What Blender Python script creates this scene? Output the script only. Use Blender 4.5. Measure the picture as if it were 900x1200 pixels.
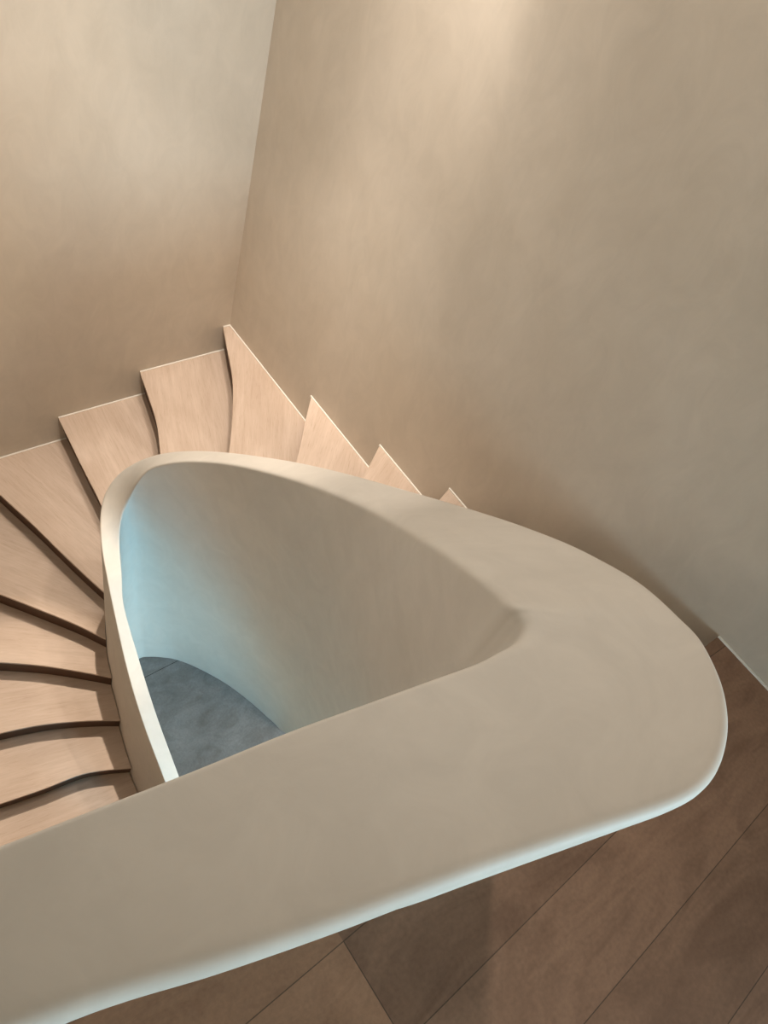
import bpy, bmesh, math, random
import numpy as np
from mathutils import Matrix, Vector

random.seed(7)
for o in list(bpy.data.objects):
    bpy.data.objects.remove(o)
S = bpy.context.scene
COL = S.collection

# ------------------------------------------------------------------ camera
# metres; origin = foot of the corner of the two far walls at landing level
cam = bpy.data.cameras.new('camera')
cam.sensor_fit = 'VERTICAL'
cam.sensor_height = 24.0
cam.lens = 849.0 / 1200.0 * 24.0
cam.clip_start = 0.02
cam_ob = bpy.data.objects.new('camera', cam)
COL.objects.link(cam_ob)
_r = ((0.763968908763536, -0.58404415525192, 0.27430627254717155),
      (0.3550753256759705, 0.7354833142238342, 0.5770492245852413),
      (-0.538769913357043, -0.34344827754958294, 0.769266053616594))
cam_ob.matrix_world = Matrix(((_r[0][0], _r[1][0], _r[2][0], -1.884),
                              (_r[0][1], _r[1][1], _r[2][1], -2.646),
                              (_r[0][2], _r[1][2], _r[2][2], 1.680),
                              (0, 0, 0, 1)))
S.camera = cam_ob

# ------------------------------------------------------------------ light
S.view_settings.view_transform = 'Standard'
S.view_settings.look = 'None'
S.view_settings.gamma = 1.0
S.view_settings.use_curve_mapping = False
S.view_settings.exposure = 0.0

world = bpy.data.worlds.new('world')
S.world = world
world.use_nodes = True
bg = world.node_tree.nodes['Background']
bg.inputs[0].default_value = (1.0, 0.88, 0.68, 1)
bg.inputs[1].default_value = 1.0


def spot(name, loc, target, power, color, angle, blend, radius):
    l = bpy.data.lights.new(name, 'SPOT')
    l.energy = power
    l.color = color
    l.spot_size = math.radians(angle)
    l.spot_blend = blend
    l.shadow_soft_size = radius
    o = bpy.data.objects.new(name, l)
    COL.objects.link(o)
    o.location = loc
    o.rotation_euler = (Vector(target) - Vector(loc)).to_track_quat('-Z', 'Y').to_euler()
    return o


def area(name, loc, target, power, color, sx, sy, spread=180):
    l = bpy.data.lights.new(name, 'AREA')
    l.shape = 'RECTANGLE'
    l.energy = power
    l.color = color
    l.size = sx
    l.size_y = sy
    l.spread = math.radians(spread)
    o = bpy.data.objects.new(name, l)
    COL.objects.link(o)
    o.location = loc
    o.rotation_euler = (Vector(target) - Vector(loc)).to_track_quat('-Z', 'Y').to_euler()
    return o


WARM = (1.0, 0.90, 0.80)
spot('stair_spotlight', (-0.95, -0.85, 2.5), (-1.05, -0.8, -1.8), 190, (1.0, 0.87, 0.74), 54, 0.5, 0.010)
spot('lower_flight_fill_spot', (-0.95, -0.85, 2.5), (-1.93, -1.32, -2.2), 400, (1.0, 0.85, 0.70), 18.5, 0.35, 0.014)  # extra spot added to brighten the lower treads
spot('right_flight_spotlight', (-0.5, -1.1, 2.5), (-0.4, -1.1, -1.8), 45, WARM, 40, 0.6, 0.02)
spot('well_spotlight', (-0.50, -1.95, 2.5), (-1.42, -1.12, -1.9), 75, WARM, 34, 0.5, 0.014)
spot('right_wall_spotlight', (-0.30, -0.75, 2.5), (-0.03, -0.85, 0.9), 175, WARM, 58, 1.0, 0.04)
spot('right_wall_accent_spotlight', (-0.45, -0.90, 2.5), (0.0, -0.88, 0.95), 170, WARM, 26, 1.0, 0.04)
spot('landing_wall_spotlight', (-0.5, -1.6, 2.5), (0.0, -1.6, 0.2), 50, WARM, 60, 1.0, 0.04)
spot('left_wall_fill_spot', (-1.0, -1.0, 2.5), (-1.0, 0.0, -0.9), 85, WARM, 66, 1.0, 0.04)  # added fill, lifts the left wall
spot('corner_spotlight', (-0.6, -1.0, 2.5), (-0.5, 0.0, -0.3), 100, WARM, 50, 1.0, 0.04)
spot('turn_fill_spot', (-0.75, -2.3, 2.5), (-1.2, -2.35, 0.6), 58, WARM, 70, 1.0, 0.04)  # added fill, brightens the balustrade top near the turn
spot('balustrade_spotlight', (-0.75, -2.0, 2.5), (-0.95, -2.1, 0.3), 22, WARM, 36, 1.0, 0.04)
area('stair_ambient_fill', (-1.9, -0.7, 2.6), (-1.9, -0.7, 0.0), 3, WARM, 0.8, 1.0)  # unseen soft source, added as ambient fill from the left
area('landing_window_light', (-0.7, -5.6, 0.35), (-1.2, -2.7, 0.62), 34, (0.58, 0.84, 1.0), 1.6, 0.6, 90)
area('lower_window_light', (-0.5, -5.4, -1.6), (-0.95, -1.0, -1.4), 135, (0.06, 0.60, 1.0), 0.8, 1.2)
area('lower_hall_fill', (-0.15, -3.2, -1.5), (-1.0, -1.0, -1.3), 42, (1.0, 0.84, 0.66), 0.8, 1.2)  # added warm fill, neutralises the blue inside the well
area('well_warm_fill', (-1.3, -4.4, -0.7), (-0.6, -1.4, -1.2), 17, (1.0, 0.80, 0.60), 0.8, 0.5)  # added low fill, warms the inner face of the well
area('well_side_fill', (-2.42, -1.5, 1.0), (-0.7, -1.8, 0.4), 10, (1.0, 0.88, 0.76), 0.25, 0.4)  # invented unseen source, added to light the inner well face
area('balustrade_side_fill', (-2.42, -1.75, -0.6), (-1.3, -1.6, -1.6), 2, (1.0, 0.82, 0.62), 0.2, 0.3)  # invented low source, lifts the outer side of the balustrade

# ------------------------------------------------------------------ materials
def new_mat(name):
    m = bpy.data.materials.new(name)
    m.use_nodes = True
    nt = m.node_tree
    return m, nt, nt.nodes['Principled BSDF']


def N(nt, kind, **kw):
    n = nt.nodes.new(kind)
    for k, v in kw.items():
        setattr(n, k, v)
    return n


def ramp(nt, stops):
    r = N(nt, 'ShaderNodeValToRGB')
    e = r.color_ramp.elements
    e[0].position, e[0].color = stops[0][0], (*stops[0][1], 1)
    e[1].position, e[1].color = stops[-1][0], (*stops[-1][1], 1)
    for p, c in stops[1:-1]:
        x = e.new(p)
        x.color = (*c, 1)
    return r


def noise(nt, vec, scale, detail=4.0, rough=0.55, dist=0.0):
    n = N(nt, 'ShaderNodeTexNoise')
    n.inputs['Scale'].default_value = scale
    n.inputs['Detail'].default_value = detail
    n.inputs['Roughness'].default_value = rough
    n.inputs['Distortion'].default_value = dist
    nt.links.new(vec, n.inputs['Vector'])
    return n


def mix(nt, a, b, fac, mode='MIX'):
    m = N(nt, 'ShaderNodeMix', data_type='RGBA', blend_type=mode)
    if isinstance(fac, float):
        m.inputs[0].default_value = fac
    else:
        nt.links.new(fac, m.inputs[0])
    for sock, v in ((6, a), (7, b)):
        if isinstance(v, tuple):
            m.inputs[sock].default_value = (*v, 1)
        else:
            nt.links.new(v, m.inputs[sock])
    return m.outputs[2]


def bump(nt, bsdf, height, strength, dist):
    b = N(nt, 'ShaderNodeBump')
    b.inputs['Strength'].default_value = strength
    b.inputs['Distance'].default_value = dist
    nt.links.new(height, b.inputs['Height'])
    nt.links.new(b.outputs[0], bsdf.inputs['Normal'])


def plaster(name, dark, light, rough, scale=1.6, bstr=0.25):
    """hand-trowelled clay plaster: broad soft clouds, finer trowel marks, a few pits"""
    m, nt, b = new_mat(name)
    tc = N(nt, 'ShaderNodeTexCoord')
    v = tc.outputs['Object']
    big = noise(nt, v, scale, 5.0, 0.6, 0.6)
    mp = N(nt, 'ShaderNodeMapping')
    mp.inputs['Scale'].default_value = (1.0, 1.0, 0.55)
    mp.inputs['Rotation'].default_value = (0.5, 0.4, 0.2)
    nt.links.new(v, mp.inputs[0])
    fine = noise(nt, mp.outputs[0], 9.0, 6.0, 0.65, 1.2)
    r1 = ramp(nt, [(0.3, dark), (0.7, light)])
    nt.links.new(big.outputs[0], r1.inputs[0])
    r2 = ramp(nt, [(0.35, (0.93, 0.93, 0.93)), (0.65, (1.0, 1.0, 1.0))])
    nt.links.new(fine.outputs[0], r2.inputs[0])
    c = mix(nt, r1.outputs[0], r2.outputs[0], 1.0, 'MULTIPLY')
    nt.links.new(c, b.inputs['Base Color'])
    b.inputs['Roughness'].default_value = rough
    b.inputs['Specular IOR Level'].default_value = 0.25
    bump(nt, b, fine.outputs[0], bstr, 0.004)
    return m


def wood(name, dark, mid, light):
    m, nt, b = new_mat(name)
    tc = N(nt, 'ShaderNodeTexCoord')
    oi = N(nt, 'ShaderNodeObjectInfo')
    add = N(nt, 'ShaderNodeVectorMath', operation='MULTIPLY_ADD')
    add.inputs[1].default_value = (1, 1, 1)
    sc = N(nt, 'ShaderNodeVectorMath', operation='SCALE')
    sc.inputs[0].default_value = (13.0, 7.0, 3.0)
    nt.links.new(oi.outputs['Random'], sc.inputs['Scale'])
    nt.links.new(tc.outputs['Object'], add.inputs[0])
    nt.links.new(sc.outputs[0], add.inputs[2])
    mp = N(nt, 'ShaderNodeMapping')
    mp.inputs['Scale'].default_value = (1.6, 26.0, 26.0)
    nt.links.new(add.outputs[0], mp.inputs[0])
    grain = noise(nt, mp.outputs[0], 2.4, 6.0, 0.65, 0.5)
    mp2 = N(nt, 'ShaderNodeMapping')
    mp2.inputs['Scale'].default_value = (1.6, 4.0, 4.0)
    nt.links.new(add.outputs[0], mp2.inputs[0])
    cloud = noise(nt, mp2.outputs[0], 1.6, 3.0, 0.5, 0.8)
    mp3 = N(nt, 'ShaderNodeMapping')
    mp3.inputs['Scale'].default_value = (9.0, 160.0, 160.0)
    nt.links.new(add.outputs[0], mp3.inputs[0])
    pores = noise(nt, mp3.outputs[0], 2.0, 2.0, 0.5, 0.0)
    r = ramp(nt, [(0.25, dark), (0.5, mid), (0.75, light)])
    nt.links.new(grain.outputs[0], r.inputs[0])
    r2 = ramp(nt, [(0.3, (0.84, 0.81, 0.78)), (0.7, (1.0, 1.0, 1.0))])
    nt.links.new(cloud.outputs[0], r2.inputs[0])
    r3 = ramp(nt, [(0.30, (0.80, 0.76, 0.72)), (0.42, (1.0, 1.0, 1.0))])
    nt.links.new(pores.outputs[0], r3.inputs[0])
    c = mix(nt, r.outputs[0], r2.outputs[0], 1.0, 'MULTIPLY')
    c = mix(nt, c, r3.outputs[0], 0.6, 'MULTIPLY')
    nt.links.new(c, b.inputs['Base Color'])
    b.inputs['Roughness'].default_value = 0.55
    b.inputs['Specular IOR Level'].default_value = 0.3
    bump(nt, b, grain.outputs[0], 0.08, 0.002)
    return m


def stone(name, cols, joint, row, width, ox, oy, rough, streak, sscale=3.0, jw=0.0022, offset=0.37):
    m, nt, b = new_mat(name)
    tc = N(nt, 'ShaderNodeTexCoord')
    mp = N(nt, 'ShaderNodeMapping')
    mp.inputs['Location'].default_value = (ox, oy, 0)
    nt.links.new(tc.outputs['Object'], mp.inputs[0])
    br = N(nt, 'ShaderNodeTexBrick')
    br.offset = offset
    br.offset_frequency = 2
    br.squash = 1.0
    br.inputs['Scale'].default_value = 1.0
    br.inputs['Mortar Size'].default_value = jw
    br.inputs['Mortar Smooth'].default_value = 0.2
    br.inputs['Bias'].default_value = 0.0
    br.inputs['Brick Width'].default_value = width
    br.inputs['Row Height'].default_value = row
    br.inputs['Color1'].default_value = (*cols[0], 1)
    br.inputs['Color2'].default_value = (*cols[1], 1)
    br.inputs['Mortar'].default_value = (*joint, 1)
    nt.links.new(mp.outputs[0], br.inputs['Vector'])
    m2 = N(nt, 'ShaderNodeMapping')
    m2.inputs['Rotation'].default_value = (0, 0, streak[0])
    m2.inputs['Scale'].default_value = (streak[1], streak[2], 1)
    nt.links.new(tc.outputs['Object'], m2.inputs[0])
    vein = noise(nt, m2.outputs[0], sscale, 6.0, 0.62, 1.5)
    cl = noise(nt, tc.outputs['Object'], 3.5, 3.0, 0.5, 0.5)
    r = ramp(nt, [(0.3, (0.74, 0.71, 0.69)), (0.55, (0.97, 0.97, 0.97)), (0.75, (1.1, 1.08, 1.06))])
    nt.links.new(vein.outputs[0], r.inputs[0])
    r2 = ramp(nt, [(0.3, (0.78, 0.77, 0.76)), (0.7, (1.10, 1.09, 1.08))])
    grit = noise(nt, tc.outputs['Object'], 90.0, 3.0, 0.6, 0.0)
    r4 = ramp(nt, [(0.3, (0.88, 0.88, 0.88)), (0.7, (1.08, 1.08, 1.08))])
    nt.links.new(grit.outputs[0], r4.inputs[0])
    nt.links.new(cl.outputs[0], r2.inputs[0])
    c = mix(nt, br.outputs['Color'], r.outputs[0], 1.0, 'MULTIPLY')
    c = mix(nt, c, r2.outputs[0], 1.0, 'MULTIPLY')
    c = mix(nt, c, r4.outputs[0], 1.0, 'MULTIPLY')
    nt.links.new(c, b.inputs['Base Color'])
    b.inputs['Roughness'].default_value = rough
    b.inputs['Specular IOR Level'].default_value = 0.3
    bump(nt, b, vein.outputs[0], 0.1, 0.002)
    return m


def flat(name, c, rough):
    m, nt, b = new_mat(name)
    tc = N(nt, 'ShaderNodeTexCoord')
    n = noise(nt, tc.outputs['Object'], 14.0, 2.0)
    r = ramp(nt, [(0.3, tuple(x * 0.95 for x in c)), (0.7, c)])
    nt.links.new(n.outputs[0], r.inputs[0])
    nt.links.new(r.outputs[0], b.inputs['Base Color'])
    b.inputs['Roughness'].default_value = rough
    return m


M_WALL = plaster('clay_plaster_wall', (0.55, 0.475, 0.385), (0.61, 0.535, 0.445), 0.75)
M_BAL = plaster('smooth_plaster_balustrade', (0.59, 0.545, 0.48), (0.625, 0.58, 0.515), 0.6, 1.2, 0.1)
M_CEIL = plaster('ceiling_plaster', (0.58, 0.54, 0.48), (0.64, 0.60, 0.54), 0.8)
M_WOOD = wood('pale_oak', (0.525, 0.408, 0.318), (0.58, 0.458, 0.365), (0.63, 0.505, 0.412))
M_RISER = wood('shade_toned_oak_riser', (0.072, 0.036, 0.020), (0.088, 0.046, 0.026), (0.105, 0.057, 0.033))  # oak colour darkened to paint in the shade under the nosings
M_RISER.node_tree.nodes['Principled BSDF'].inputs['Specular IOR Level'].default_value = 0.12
M_FLOOR = stone('brown_sandstone_tiles', ((0.225, 0.127, 0.079), (0.29, 0.167, 0.106)), (0.10, 0.062, 0.04),
                0.213, 2.6, 1.458 + 0.0, 2.735, 0.6, (0.9, 1.0, 3.2), jw=0.0013)
M_SLATE = stone('grey_slate_slabs', ((0.225, 0.225, 0.228), (0.245, 0.245, 0.247)), (0.05, 0.05, 0.05),
                0.9, 1.8, 0.2, 1.047, 0.55, (0.4, 1.0, 1.6), 5.0, offset=0.0)
M_SEAL = flat('white_sealant', (0.85, 0.80, 0.72), 0.5)


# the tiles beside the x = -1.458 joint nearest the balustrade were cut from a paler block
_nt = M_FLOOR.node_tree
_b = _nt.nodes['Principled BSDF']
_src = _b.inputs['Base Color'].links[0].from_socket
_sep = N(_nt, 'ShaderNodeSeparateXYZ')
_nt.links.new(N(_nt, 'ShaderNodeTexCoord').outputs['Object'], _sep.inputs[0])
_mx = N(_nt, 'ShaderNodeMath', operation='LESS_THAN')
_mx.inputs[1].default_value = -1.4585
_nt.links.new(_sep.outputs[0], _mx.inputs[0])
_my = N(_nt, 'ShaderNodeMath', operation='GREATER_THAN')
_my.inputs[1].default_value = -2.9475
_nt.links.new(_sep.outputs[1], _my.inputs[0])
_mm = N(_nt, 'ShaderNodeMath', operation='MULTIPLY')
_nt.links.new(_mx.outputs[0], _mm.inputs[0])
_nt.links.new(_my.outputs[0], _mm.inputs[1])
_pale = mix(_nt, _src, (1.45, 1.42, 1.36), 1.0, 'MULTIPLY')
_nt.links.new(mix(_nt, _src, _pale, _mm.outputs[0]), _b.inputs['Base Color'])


# ------------------------------------------------------------------ mesh helpers
def link(name, bm, mat, parent=None, matrix=None, smooth=False):
    me = bpy.data.meshes.new(name)
    bmesh.ops.recalc_face_normals(bm, faces=bm.faces[:])
    bm.to_mesh(me)
    bm.free()
    me.materials.append(mat)
    if smooth:
        for p in me.polygons:
            p.use_smooth = True
    o = bpy.data.objects.new(name, me)
    COL.objects.link(o)
    if parent is not None:
        o.parent = parent
    if matrix is not None:
        o.matrix_world = matrix
    return o


def prism(bm, pts, z0, z1):
    lo = [bm.verts.new((x, y, z0)) for x, y in pts]
    hi = [bm.verts.new((x, y, z1)) for x, y in pts]
    n = len(pts)
    bm.faces.new(hi)
    bm.faces.new(lo[::-1])
    for i in range(n):
        j = (i + 1) % n
        bm.faces.new((lo[i], lo[j], hi[j], hi[i]))
    return lo, hi


def box(bm, a, b):
    prism(bm, [(a[0], a[1]), (b[0], a[1]), (b[0], b[1]), (a[0], b[1])], a[2], b[2])


def catmull(pts, m):
    """centripetal-ish Catmull-Rom through the points, m samples a span"""
    P = np.asarray(pts, float)
    P = np.vstack([2 * P[0] - P[1], P, 2 * P[-1] - P[-2]])
    out = []
    for i in range(1, len(P) - 2):
        p0, p1, p2, p3 = P[i - 1:i + 3]
        t0 = 0.0
        t1 = t0 + np.linalg.norm(p1 - p0) ** 0.5
        t2 = t1 + np.linalg.norm(p2 - p1) ** 0.5
        t3 = t2 + np.linalg.norm(p3 - p2) ** 0.5
        for k in range(m):
            t = t1 + (t2 - t1) * k / m
            a1 = (t1 - t) / (t1 - t0) * p0 + (t - t0) / (t1 - t0) * p1
            a2 = (t2 - t) / (t2 - t1) * p1 + (t - t1) / (t2 - t1) * p2
            a3 = (t3 - t) / (t3 - t2) * p2 + (t - t2) / (t3 - t2) * p3
            b1 = (t2 - t) / (t2 - t0) * a1 + (t - t0) / (t2 - t0) * a2
            b2 = (t3 - t) / (t3 - t1) * a2 + (t - t1) / (t3 - t1) * a3
            out.append((t2 - t) / (t2 - t1) * b1 + (t - t1) / (t2 - t1) * b2)
    out.append(P[-2])
    return np.array(out)


# ------------------------------------------------------------------ plan data
OUT= [[-2.459, -2.391, 0.926], [-1.898, -2.603, 0.926], [-1.795, -2.642, 0.926], [-1.69, -2.678, 0.926], [-1.604, -2.705, 0.926], [-1.508, -2.736, 0.926], [-1.403, -2.772, 0.926], [-1.284, -2.812, 0.926], [-1.233, -2.821, 0.926], [-1.186, -2.816, 0.926], [-1.132, -2.792, 0.926], [-1.092, -2.755, 0.926], [-1.066, -2.706, 0.926], [-1.058, -2.647, 0.921], [-1.034, -2.585, 0.89], [-0.993, -2.492, 0.813], [-0.948, -2.373, 0.7], [-0.902, -2.231, 0.556], [-0.874, -2.041, 0.381], [-0.878, -1.825, 0.206], [-0.891, -1.674, 0.082], [-0.922, -1.521, -0.041], [-0.941, -1.384, -0.165], [-0.96, -1.257, -0.288], [-0.987, -1.139, -0.412], [-1.017, -1.062, -0.504], [-1.055, -1.003, -0.592], [-1.1, -0.97, -0.669], [-1.141, -0.968, -0.726], [-1.174, -0.984, -0.777], [-1.206, -1.024, -0.834], [-1.242, -1.11, -0.906], [-1.272, -1.223, -0.978], [-1.288, -1.3, -1.05], [-1.324, -1.499, -1.235], [-1.345, -1.679, -1.369], [-1.353, -1.889, -1.534], [-1.358, -2.12, -1.73]]
INN= [[-2.452, -2.344, 0.926], [-1.842, -2.456, 0.926], [-1.735, -2.476, 0.926], [-1.629, -2.494, 0.926], [-1.542, -2.512, 0.926], [-1.453, -2.53, 0.926], [-1.383, -2.544, 0.926], [-1.347, -2.547, 0.926], [-1.327, -2.548, 0.926], [-1.312, -2.547, 0.926], [-1.298, -2.542, 0.926], [-1.29, -2.533, 0.926], [-1.287, -2.52, 0.926], [-1.284, -2.502, 0.921], [-1.264, -2.476, 0.89], [-1.22, -2.4, 0.813], [-1.16, -2.299, 0.7], [-1.082, -2.191, 0.556], [-1.007, -2.033, 0.381], [-0.979, -1.829, 0.206], [-0.974, -1.686, 0.082], [-0.994, -1.534, -0.041], [-1.021, -1.395, -0.165], [-1.053, -1.275, -0.288], [-1.083, -1.18, -0.412], [-1.094, -1.135, -0.504], [-1.103, -1.105, -0.592], [-1.113, -1.088, -0.669], [-1.126, -1.082, -0.726], [-1.142, -1.085, -0.777], [-1.16, -1.1, -0.834], [-1.182, -1.14, -0.906], [-1.219, -1.236, -0.978], [-1.247, -1.308, -1.05], [-1.27, -1.508, -1.235], [-1.286, -1.683, -1.369], [-1.294, -1.892, -1.534], [-1.3, -2.12, -1.73]]
BASE= [[-2.452, -2.344, -0.35], [-1.842, -2.456, -0.35], [-1.735, -2.476, -0.35], [-1.629, -2.494, -0.35], [-1.542, -2.512, -0.35], [-1.453, -2.53, -0.35], [-1.363, -2.544, -0.35], [-1.297, -2.547, -0.35], [-1.247, -2.548, -0.35], [-1.202, -2.542, -0.35], [-1.158, -2.532, -0.35], [-1.125, -2.518, -0.35], [-1.093, -2.495, -0.352], [-1.039, -2.452, -0.426], [-0.968, -2.389, -0.586], [-0.845, -2.259, -0.975], [-0.622, -2.027, -1.894], [-0.471, -1.741, -2.623], [-0.502, -1.613, -2.623], [-0.536, -1.497, -2.623], [-0.573, -1.392, -2.623], [-0.614, -1.298, -2.623], [-0.662, -1.21, -2.623], [-0.707, -1.136, -2.623], [-0.747, -1.079, -2.623], [-0.794, -1.025, -2.623], [-0.851, -0.979, -2.623], [-0.906, -0.944, -2.623], [-0.956, -0.923, -2.623], [-1.02, -0.935, -2.623], [-1.09, -0.985, -2.623], [-1.15, -1.07, -2.623], [-1.2, -1.19, -2.623], [-1.235, -1.29, -2.623], [-1.27, -1.508, -2.623], [-1.286, -1.683, -2.623], [-1.294, -1.892, -2.623], [-1.3, -2.12, -2.623]]

OUT, INN, BASE = (np.array(a) for a in (OUT, INN, BASE))
OUT[0, :2], INN[0, :2], BASE[0, :2] = (-2.449, -2.45), (-2.449, -2.345), (-2.449, -2.345)
RISE = 0.175
Z_LOW = -15 * RISE
X_SIDE = -2.45
Y_END = -6.0
Z_CEIL = 2.65

# nosing lines in plan, from the wall to just inside the balustrade; key = risers below the landing
NOSE = {
    0: [(0, -2.765), (-0.3, -2.752), (-0.6, -2.73), (-1.2, -2.68)],
    1: [(0, -2.41), (-0.3, -2.43), (-0.6, -2.43), (-1.2, -2.40)],
    2: [(0, -2.06), (-0.15, -2.09), (-0.5, -2.15), (-1.1, -2.21)],
    3: [(0, -1.689), (-0.068, -1.712), (-0.4, -1.83), (-0.75, -1.92), (-1.1, -1.99)],
    4: [(0, -1.269), (-0.127, -1.351), (-0.30, -1.455), (-0.6, -1.61), (-1.1, -1.83)],
    5: [(0, -0.760), (-0.118, -0.884), (-0.302, -1.083), (-0.55, -1.31), (-1.0, -1.67)],
    6: [(-0.0445, 0), (-0.117, -0.175), (-0.19, -0.348), (-0.269, -0.492), (-0.459, -0.782), (-0.70, -1.09), (-1.0, -1.44)],
    7: [(-0.528, 0), (-0.574, -0.203), (-0.614, -0.357), (-0.689, -0.544), (-0.83, -0.84), (-1.03, -1.25)],
    8: [(-0.974, 0), (-0.986, -0.158), (-1.001, -0.335), (-1.018, -0.576), (-1.05, -0.85), (-1.09, -1.1)],
    9: [(-1.425, 0), (-1.369, -0.22), (-1.305, -0.452), (-1.242, -0.712), (-1.179, -0.944), (-1.125, -1.12)],
    10: [(-2.03, 0), (-1.80, -0.325), (-1.556, -0.651), (-1.436, -0.812), (-1.323, -0.969), (-1.245, -1.096), (-1.13, -1.29)],
    11: [(X_SIDE, -0.40), (-2.05, -0.655), (-1.674, -0.901), (-1.518, -1.012), (-1.366, -1.142), (-1.284, -1.217), (-1.18, -1.32)],
    12: [(X_SIDE, -0.98), (-2.1, -1.075), (-1.796, -1.161), (-1.62, -1.22), (-1.446, -1.304), (-1.322, -1.377), (-1.2, -1.46)],
    13: [(X_SIDE, -1.30), (-2.2, -1.353), (-1.916, -1.416), (-1.733, -1.455), (-1.536, -1.490), (-1.344, -1.581), (-1.2, -1.66)],
    14: [(X_SIDE, -1.62), (-2.1, -1.66), (-1.8, -1.70), (-1.55, -1.76), (-1.2, -1.88)],
}


def foot_points():
    """where the outer face ends below: at floor level along the landing, under the treads along the flight"""
    n = len(OUT)
    foot = np.zeros((n, 3))
    for i in range(n):
        w = INN[i][:2] - OUT[i][:2]
        wl = np.linalg.norm(w)
        zf = max(OUT[i][2] - 1.2, Z_LOW + 0.002) if i >= 13 else 0.001
        f = (INN[i][2] - zf) / (INN[i][2] - BASE[i][2])
        flare = OUT[i][:2] + (BASE[i][:2] - INN[i][:2]) * f
        rec = OUT[i][:2] + w / wl * 0.045
        k = min(1.0, max(0.0, (i - 7) / 5.0))
        foot[i, :2] = rec * (1 - k) + flare * k
        foot[i, 2] = zf
    return foot


def plan_foot():
    """edge of the landing floor along the balustrade, from the stair side to the side wall"""
    return catmull(foot_points()[0:12, :2], 5)[::-1]


def ext_outer(z, off=0.003):
    """outer face of the balustrade at height z, as a plan polyline from the landing turn down the stair"""
    pts = []
    for i in range(8, len(OUT)):
        f = (INN[i][2] - z) / (INN[i][2] - BASE[i][2])
        d = (BASE[i][:2] - INN[i][:2]) * max(0.0, f)
        if i < 13:
            # round the turn the face leans less: blend from the recessed foot to the flared one
            w = INN[i][:2] - OUT[i][:2]
            k = min(1.0, max(0.0, (i - 7) / 5.0))
            d = d * k + w / np.linalg.norm(w) * 0.045 * (1 - k)
        pts.append(OUT[i][:2] + d)
    c = catmull(np.array(pts), 8)
    t = np.gradient(c, axis=0)
    t /= np.linalg.norm(t, axis=1)[:, None]
    return c + np.stack([t[:, 1], -t[:, 0]], 1) * off


def clip(curve, poly):
    """cut a nosing line where it meets the balustrade; returns points and the position along the balustrade"""
    for a in range(len(curve) - 1):
        p, r = curve[a], curve[a + 1] - curve[a]
        for b in range(len(poly) - 1):
            q_, s = poly[b], poly[b + 1] - poly[b]
            den = r[0] * s[1] - r[1] * s[0]
            if abs(den) < 1e-12:
                continue
            d = q_ - p
            t = (d[0] * s[1] - d[1] * s[0]) / den
            u = (d[0] * r[1] - d[1] * r[0]) / den
            if 0 <= t <= 1 and 0 <= u <= 1:
                return np.vstack([curve[:a + 1], p + r * t]), b + u
    raise RuntimeError('nosing misses the balustrade %s %s' % (curve[0], curve[-1]))


# ------------------------------------------------------------------ the setting
def structure(o):
    o['kind'] = 'structure'
    return o


def slab_wall(name, a, b, mat):
    bm = bmesh.new()
    box(bm, a, b)
    return structure(link(name, bm, mat))


slab_wall('wall_left', (X_SIDE - 0.2, 0.0, Z_LOW - 0.2), (0.2, 0.2, Z_CEIL + 0.2), M_WALL)
slab_wall('wall_right', (0.0, Y_END, Z_LOW - 0.2), (0.2, 0.0, Z_CEIL + 0.2), M_WALL)
slab_wall('wall_side', (X_SIDE - 0.2, Y_END, Z_LOW - 0.2), (X_SIDE, 0.0, Z_CEIL + 0.2), M_WALL)
slab_wall('ceiling', (X_SIDE, Y_END, Z_CEIL), (0.0, 0.0, Z_CEIL + 0.2), M_CEIL)
slab_wall('floor_lower', (X_SIDE, Y_END, Z_LOW - 0.2), (0.0, 0.0, Z_LOW), M_SLATE)

# landing slab: runs up to the back edge of the landing nosing and the foot of the balustrade
J0 = [(0.0, -3.01), (-0.187, -2.964), (-0.6, -2.86), (-1.2, -2.715)]
bm = bmesh.new()
JC, _ = clip(np.array(J0), ext_outer(0.0, 0.006))
FOOT = [p for p in plan_foot() if p[0] < JC[-1][0] - 0.01]
edge = [tuple(p) for p in JC] + [tuple(p) for p in FOOT] + [(X_SIDE, FOOT[-1][1])]
prism(bm, edge + [(X_SIDE, Y_END), (0.0, Y_END)], -0.30, 0.0)
structure(link('floor', bm, M_FLOOR))

slab_wall('light_blocker_under', (X_SIDE, -2.32, Z_LOW), (-1.40, -2.22, -0.36), M_WALL)  # invented unseen partition, keeps lower-hall light off the shaded treads

bm = bmesh.new()
box(bm, (-0.008, Y_END, 0.0), (0.0, -3.01, 0.006))
structure(link('trim_1', bm, M_SEAL))


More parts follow.
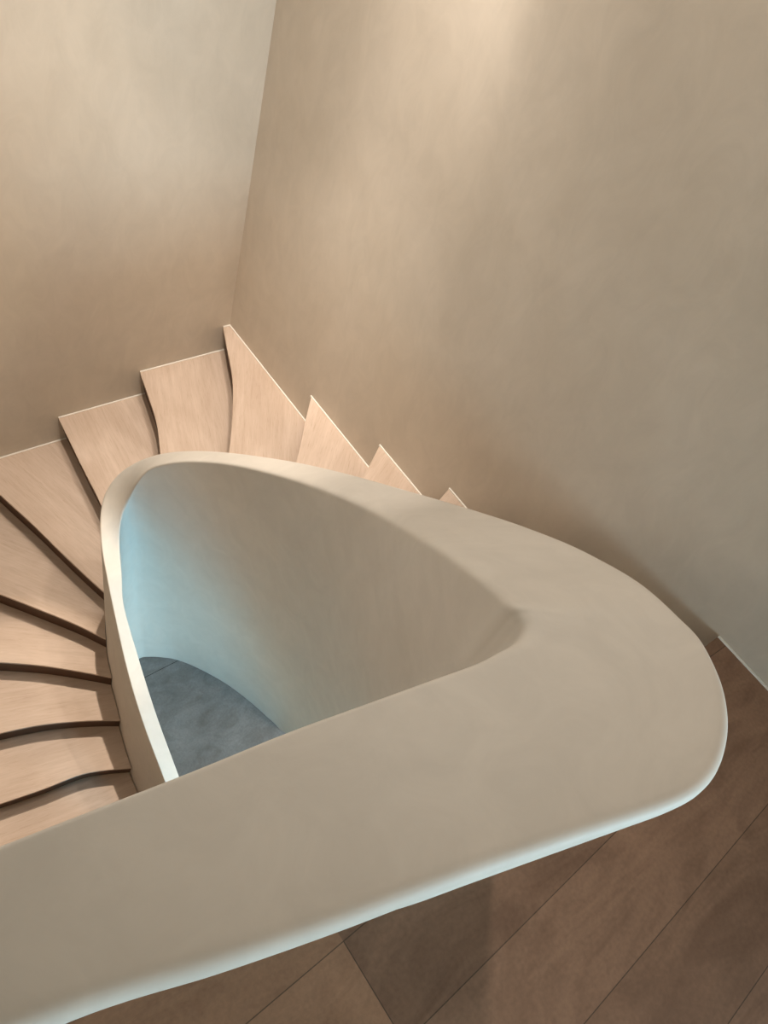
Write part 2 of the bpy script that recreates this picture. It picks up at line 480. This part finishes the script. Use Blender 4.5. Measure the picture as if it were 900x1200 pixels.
# ------------------------------------------------------------------ balustrade
def build_balustrade():
    n = len(OUT)
    foot = foot_points()
    R_out = np.zeros(n)
    R_in = np.zeros(n)
    for i in range(n):
        R_out[i] = np.interp(i, [0, 8, 12, 17, 20, 24, 28, 31, 37], [0.025, 0.025, 0.025, 0.02, 0.012, 0.02, 0.02, 0.006, 0.004])
        R_in[i] = np.interp(i, [0, 4, 7, 9, 12, 15, 18, 21, 24, 28, 31, 37], [0.006, 0.006, 0.014, 0.026, 0.030, 0.034, 0.028, 0.016, 0.016, 0.016, 0.006, 0.004])
    ctrl = np.hstack([OUT, INN, BASE, foot, R_out[:, None], R_in[:, None]])
    dense = catmull(ctrl, 8)
    bm = bmesh.new()
    rings = []
    for c in dense:
        o, i_, b, ft, ro, ri = c[0:3], c[3:6], c[6:9], c[9:12], c[12], c[13]
        w = i_ - o
        w[2] = 0
        wl = np.linalg.norm(w)
        u = w / wl
        ro = min(ro, wl * 0.4)
        ri = min(ri, wl * 0.4)
        up = np.array([0, 0, 1.0])

        def fillet(corner, d_in, d_out, r, m):
            # round the corner between incoming direction d_in and outgoing d_out
            p0 = corner - d_in * r
            p2 = corner + d_out * r
            return [(1 - t) ** 2 * p0 + 2 * t * (1 - t) * corner + t * t * p2 for t in np.linspace(0, 1, m)]
        d1 = (o - ft) / np.linalg.norm(o - ft)
        d2 = (b - i_) / np.linalg.norm(b - i_)
        sec = [ft, ft * 0.6 + (o - d1 * ro) * 0.4]
        sec += fillet(o, d1, u, ro, 9)
        mid0, mid1 = o + u * ro, i_ - u * ri
        for t in (0.25, 0.5, 0.75):
            sec.append(mid0 * (1 - t) + mid1 * t)
        sec += fillet(i_, u, d2, ri, 9)
        top = i_ + d2 * ri
        for t in (0.08, 0.2, 0.35, 0.5, 0.65, 0.8, 0.92, 1.0):
            sec.append(top * (1 - t) + b * t)
        # back of the well lining, hidden behind the treads
        th = min(0.06, wl * 0.8)
        q = b - u * th
        sec.append(q)
        rings.append([bm.verts.new(tuple(p)) for p in sec])
    m = len(rings[0])
    for a, b in zip(rings[:-1], rings[1:]):
        for k in range(m):
            j = (k + 1) % m
            bm.faces.new((a[k], a[j], b[j], b[k]))
    bm.faces.new(rings[0])
    bm.faces.new(rings[-1][::-1])
    ob = link('balustrade', bm, M_BAL, smooth=True)
    es = ob.modifiers.new('crisp', 'EDGE_SPLIT')
    es.split_angle = math.radians(50)
    return ob


bal = build_balustrade()
bal['label'] = 'smooth cream plaster balustrade curling round the open stairwell beside the treads'
bal['category'] = 'balustrade'

# ------------------------------------------------------------------ staircase
stair = bpy.data.objects.new('staircase', None)
COL.objects.link(stair)
stair.location = (-1.9, -1.0, Z_LOW)
stair['label'] = 'winding staircase of pale oak treads climbing between the plaster walls and the curved balustrade'
stair['category'] = 'staircase'
bpy.context.view_layer.update()


def wall_pos(p):
    """arc position of a point along side wall -> far left wall -> right wall"""
    x, y = p
    if abs(x - X_SIDE) < 2e-3:
        return y
    if abs(y) < 2e-3:
        return x - X_SIDE
    return -X_SIDE - y


CORNERS = ((0.0, (X_SIDE, 0.0)), (-X_SIDE, (0.0, 0.0)))


def shifted(curve, d):
    """the line moved uphill by d (keeping its wall end on the wall)"""
    t = np.gradient(curve, axis=0)
    t /= np.linalg.norm(t, axis=1)[:, None]
    nrm = np.stack([-t[:, 1], t[:, 0]], 1)
    if True:
        nrm = -nrm if SIDE < 0 else nrm
    out = curve + nrm * d
    a, b = out[0], out[1]
    # bring the first point back on the wall it starts from
    w = curve[0]
    if abs(w[0] - X_SIDE) < 2e-3:
        k = (X_SIDE - a[0]) / (b[0] - a[0]); out[0] = a + (b - a) * k
    elif abs(w[1]) < 2e-3:
        k = (0 - a[1]) / (b[1] - a[1]); out[0] = a + (b - a) * k
    else:
        k = (0 - a[0]) / (b[0] - a[0]); out[0] = a + (b - a) * k
    return out


SIDE = 1
T_TREAD = 0.013


def resample(c, m=48):
    d = np.concatenate([[0], np.cumsum(np.linalg.norm(np.diff(c, axis=0), axis=1))])
    t = np.linspace(0, d[-1], m)
    return np.stack([np.interp(t, d, c[:, 0]), np.interp(t, d, c[:, 1])], 1)


def off_wall(p):
    return (min(max(p[0], X_SIDE + 0.0015), -0.0015), min(p[1], -0.0015))

for k in range(0, 15):
    z = -k * RISE
    gap = 0.008 if k < 2 else 0.003
    poly = ext_outer(z - 0.01, gap)
    front, sf = clip(catmull(NOSE[k], 10), poly)
    if k > 0:
        back, sb = clip(shifted(catmull(NOSE[k - 1], 10), 0.036), poly)
        lo, hi = sorted((sb, sf))
        side = [poly[j] for j in range(int(math.ceil(lo + 1e-6)), int(math.floor(hi)) + 1)]
        if sf > sb:
            side = side[::-1]
        wf, wb = wall_pos(front[0]), wall_pos(back[0])
        corners = [c for s, c in CORNERS if wf + 1e-3 < s < wb - 1e-3]
        outline = list(front) + side + list(back[::-1]) + [np.array(c) for c in corners[::-1]]
        wall_path = [front[0]] + [np.array(c) for c in corners] + [back[0]]
    else:
        back, sb = clip(np.array(J0), poly)
        side = [poly[j] for j in range(int(math.ceil(sb + 1e-6)), int(math.floor(sf)) + 1)][::-1]
        outline = list(front) + side + list(back[::-1])
        wall_path = [front[0], np.array(J0[0])]
    # local frame: x along the nosing, so the grain runs from wall to balustrade
    mid = (front[0] + front[-1]) / 2
    ch = front[-1] - front[0]
    ang = math.atan2(ch[1], ch[0])
    mw = Matrix.Translation((mid[0], mid[1], z)) @ Matrix.Rotation(ang, 4, 'Z')
    inv = mw.inverted()

    def loc2(p):
        x, y = off_wall(p)
        v = inv @ Vector((x, y, z))
        return (v.x, v.y)
    bm = bmesh.new()
    pts = []
    for p in outline:
        q = loc2(p)
        if not pts or (abs(q[0] - pts[-1][0]) + abs(q[1] - pts[-1][1])) > 1e-4:
            pts.append(q)
    lo_, hi_ = prism(bm, pts, -T_TREAD, 0.0)
    nf = len(front)
    top_edges = set()
    for ring in (lo_, hi_):
        for i in range(nf - 1):
            e = bm.edges.get((ring[i], ring[i + 1]))
            if e:
                top_edges.add(e)
    bmesh.ops.bevel(bm, geom=list(top_edges), offset=0.006, offset_type='OFFSET', segments=4, profile=0.5, affect='EDGES')
    tread = link('tread', bm, M_FLOOR if k == 0 else M_WOOD, stair, mw)

    # riser raked back from the nosing
    crv = []
    for dd, zz in ((0.005, -T_TREAD), (0.031, -RISE), (0.046, -RISE), (0.020, -T_TREAD)):
        cc, _ = clip(shifted(catmull(NOSE[k], 10), dd), ext_outer(z + zz, gap))
        crv.append([(*loc2(p), zz) for p in resample(cc)])
    bm = bmesh.new()
    vs = [[bm.verts.new(p) for p in c] for c in crv]
    for a in range(4):
        b = (a + 1) % 4
        for i in range(len(vs[a]) - 1):
            bm.faces.new((vs[a][i], vs[a][i + 1], vs[b][i + 1], vs[b][i]))
    bm.faces.new([v[0] for v in vs])
    bm.faces.new([v[-1] for v in vs][::-1])
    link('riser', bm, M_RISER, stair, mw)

    # pale sealant line where the tread meets the plaster
    bm = bmesh.new()
    w = 0.008
    inner = []
    cen = np.mean(np.array(outline), axis=0)
    for p in wall_path:
        x, y = p
        q = [x, y]
        if abs(x) < 2e-3:
            q[0] = -w
        if abs(x - X_SIDE) < 2e-3:
            q[0] = X_SIDE + w
        if abs(y) < 2e-3:
            q[1] = -w
        inner.append(np.array(q))
    prism(bm, [loc2(p) for p in wall_path] + [loc2(p) for p in inner[::-1]], -0.004, 0.005)
    seal = link('sealant_line', bm, M_SEAL, tread, mw)
    seal['label'] = 'thin white sealant line against the wall'
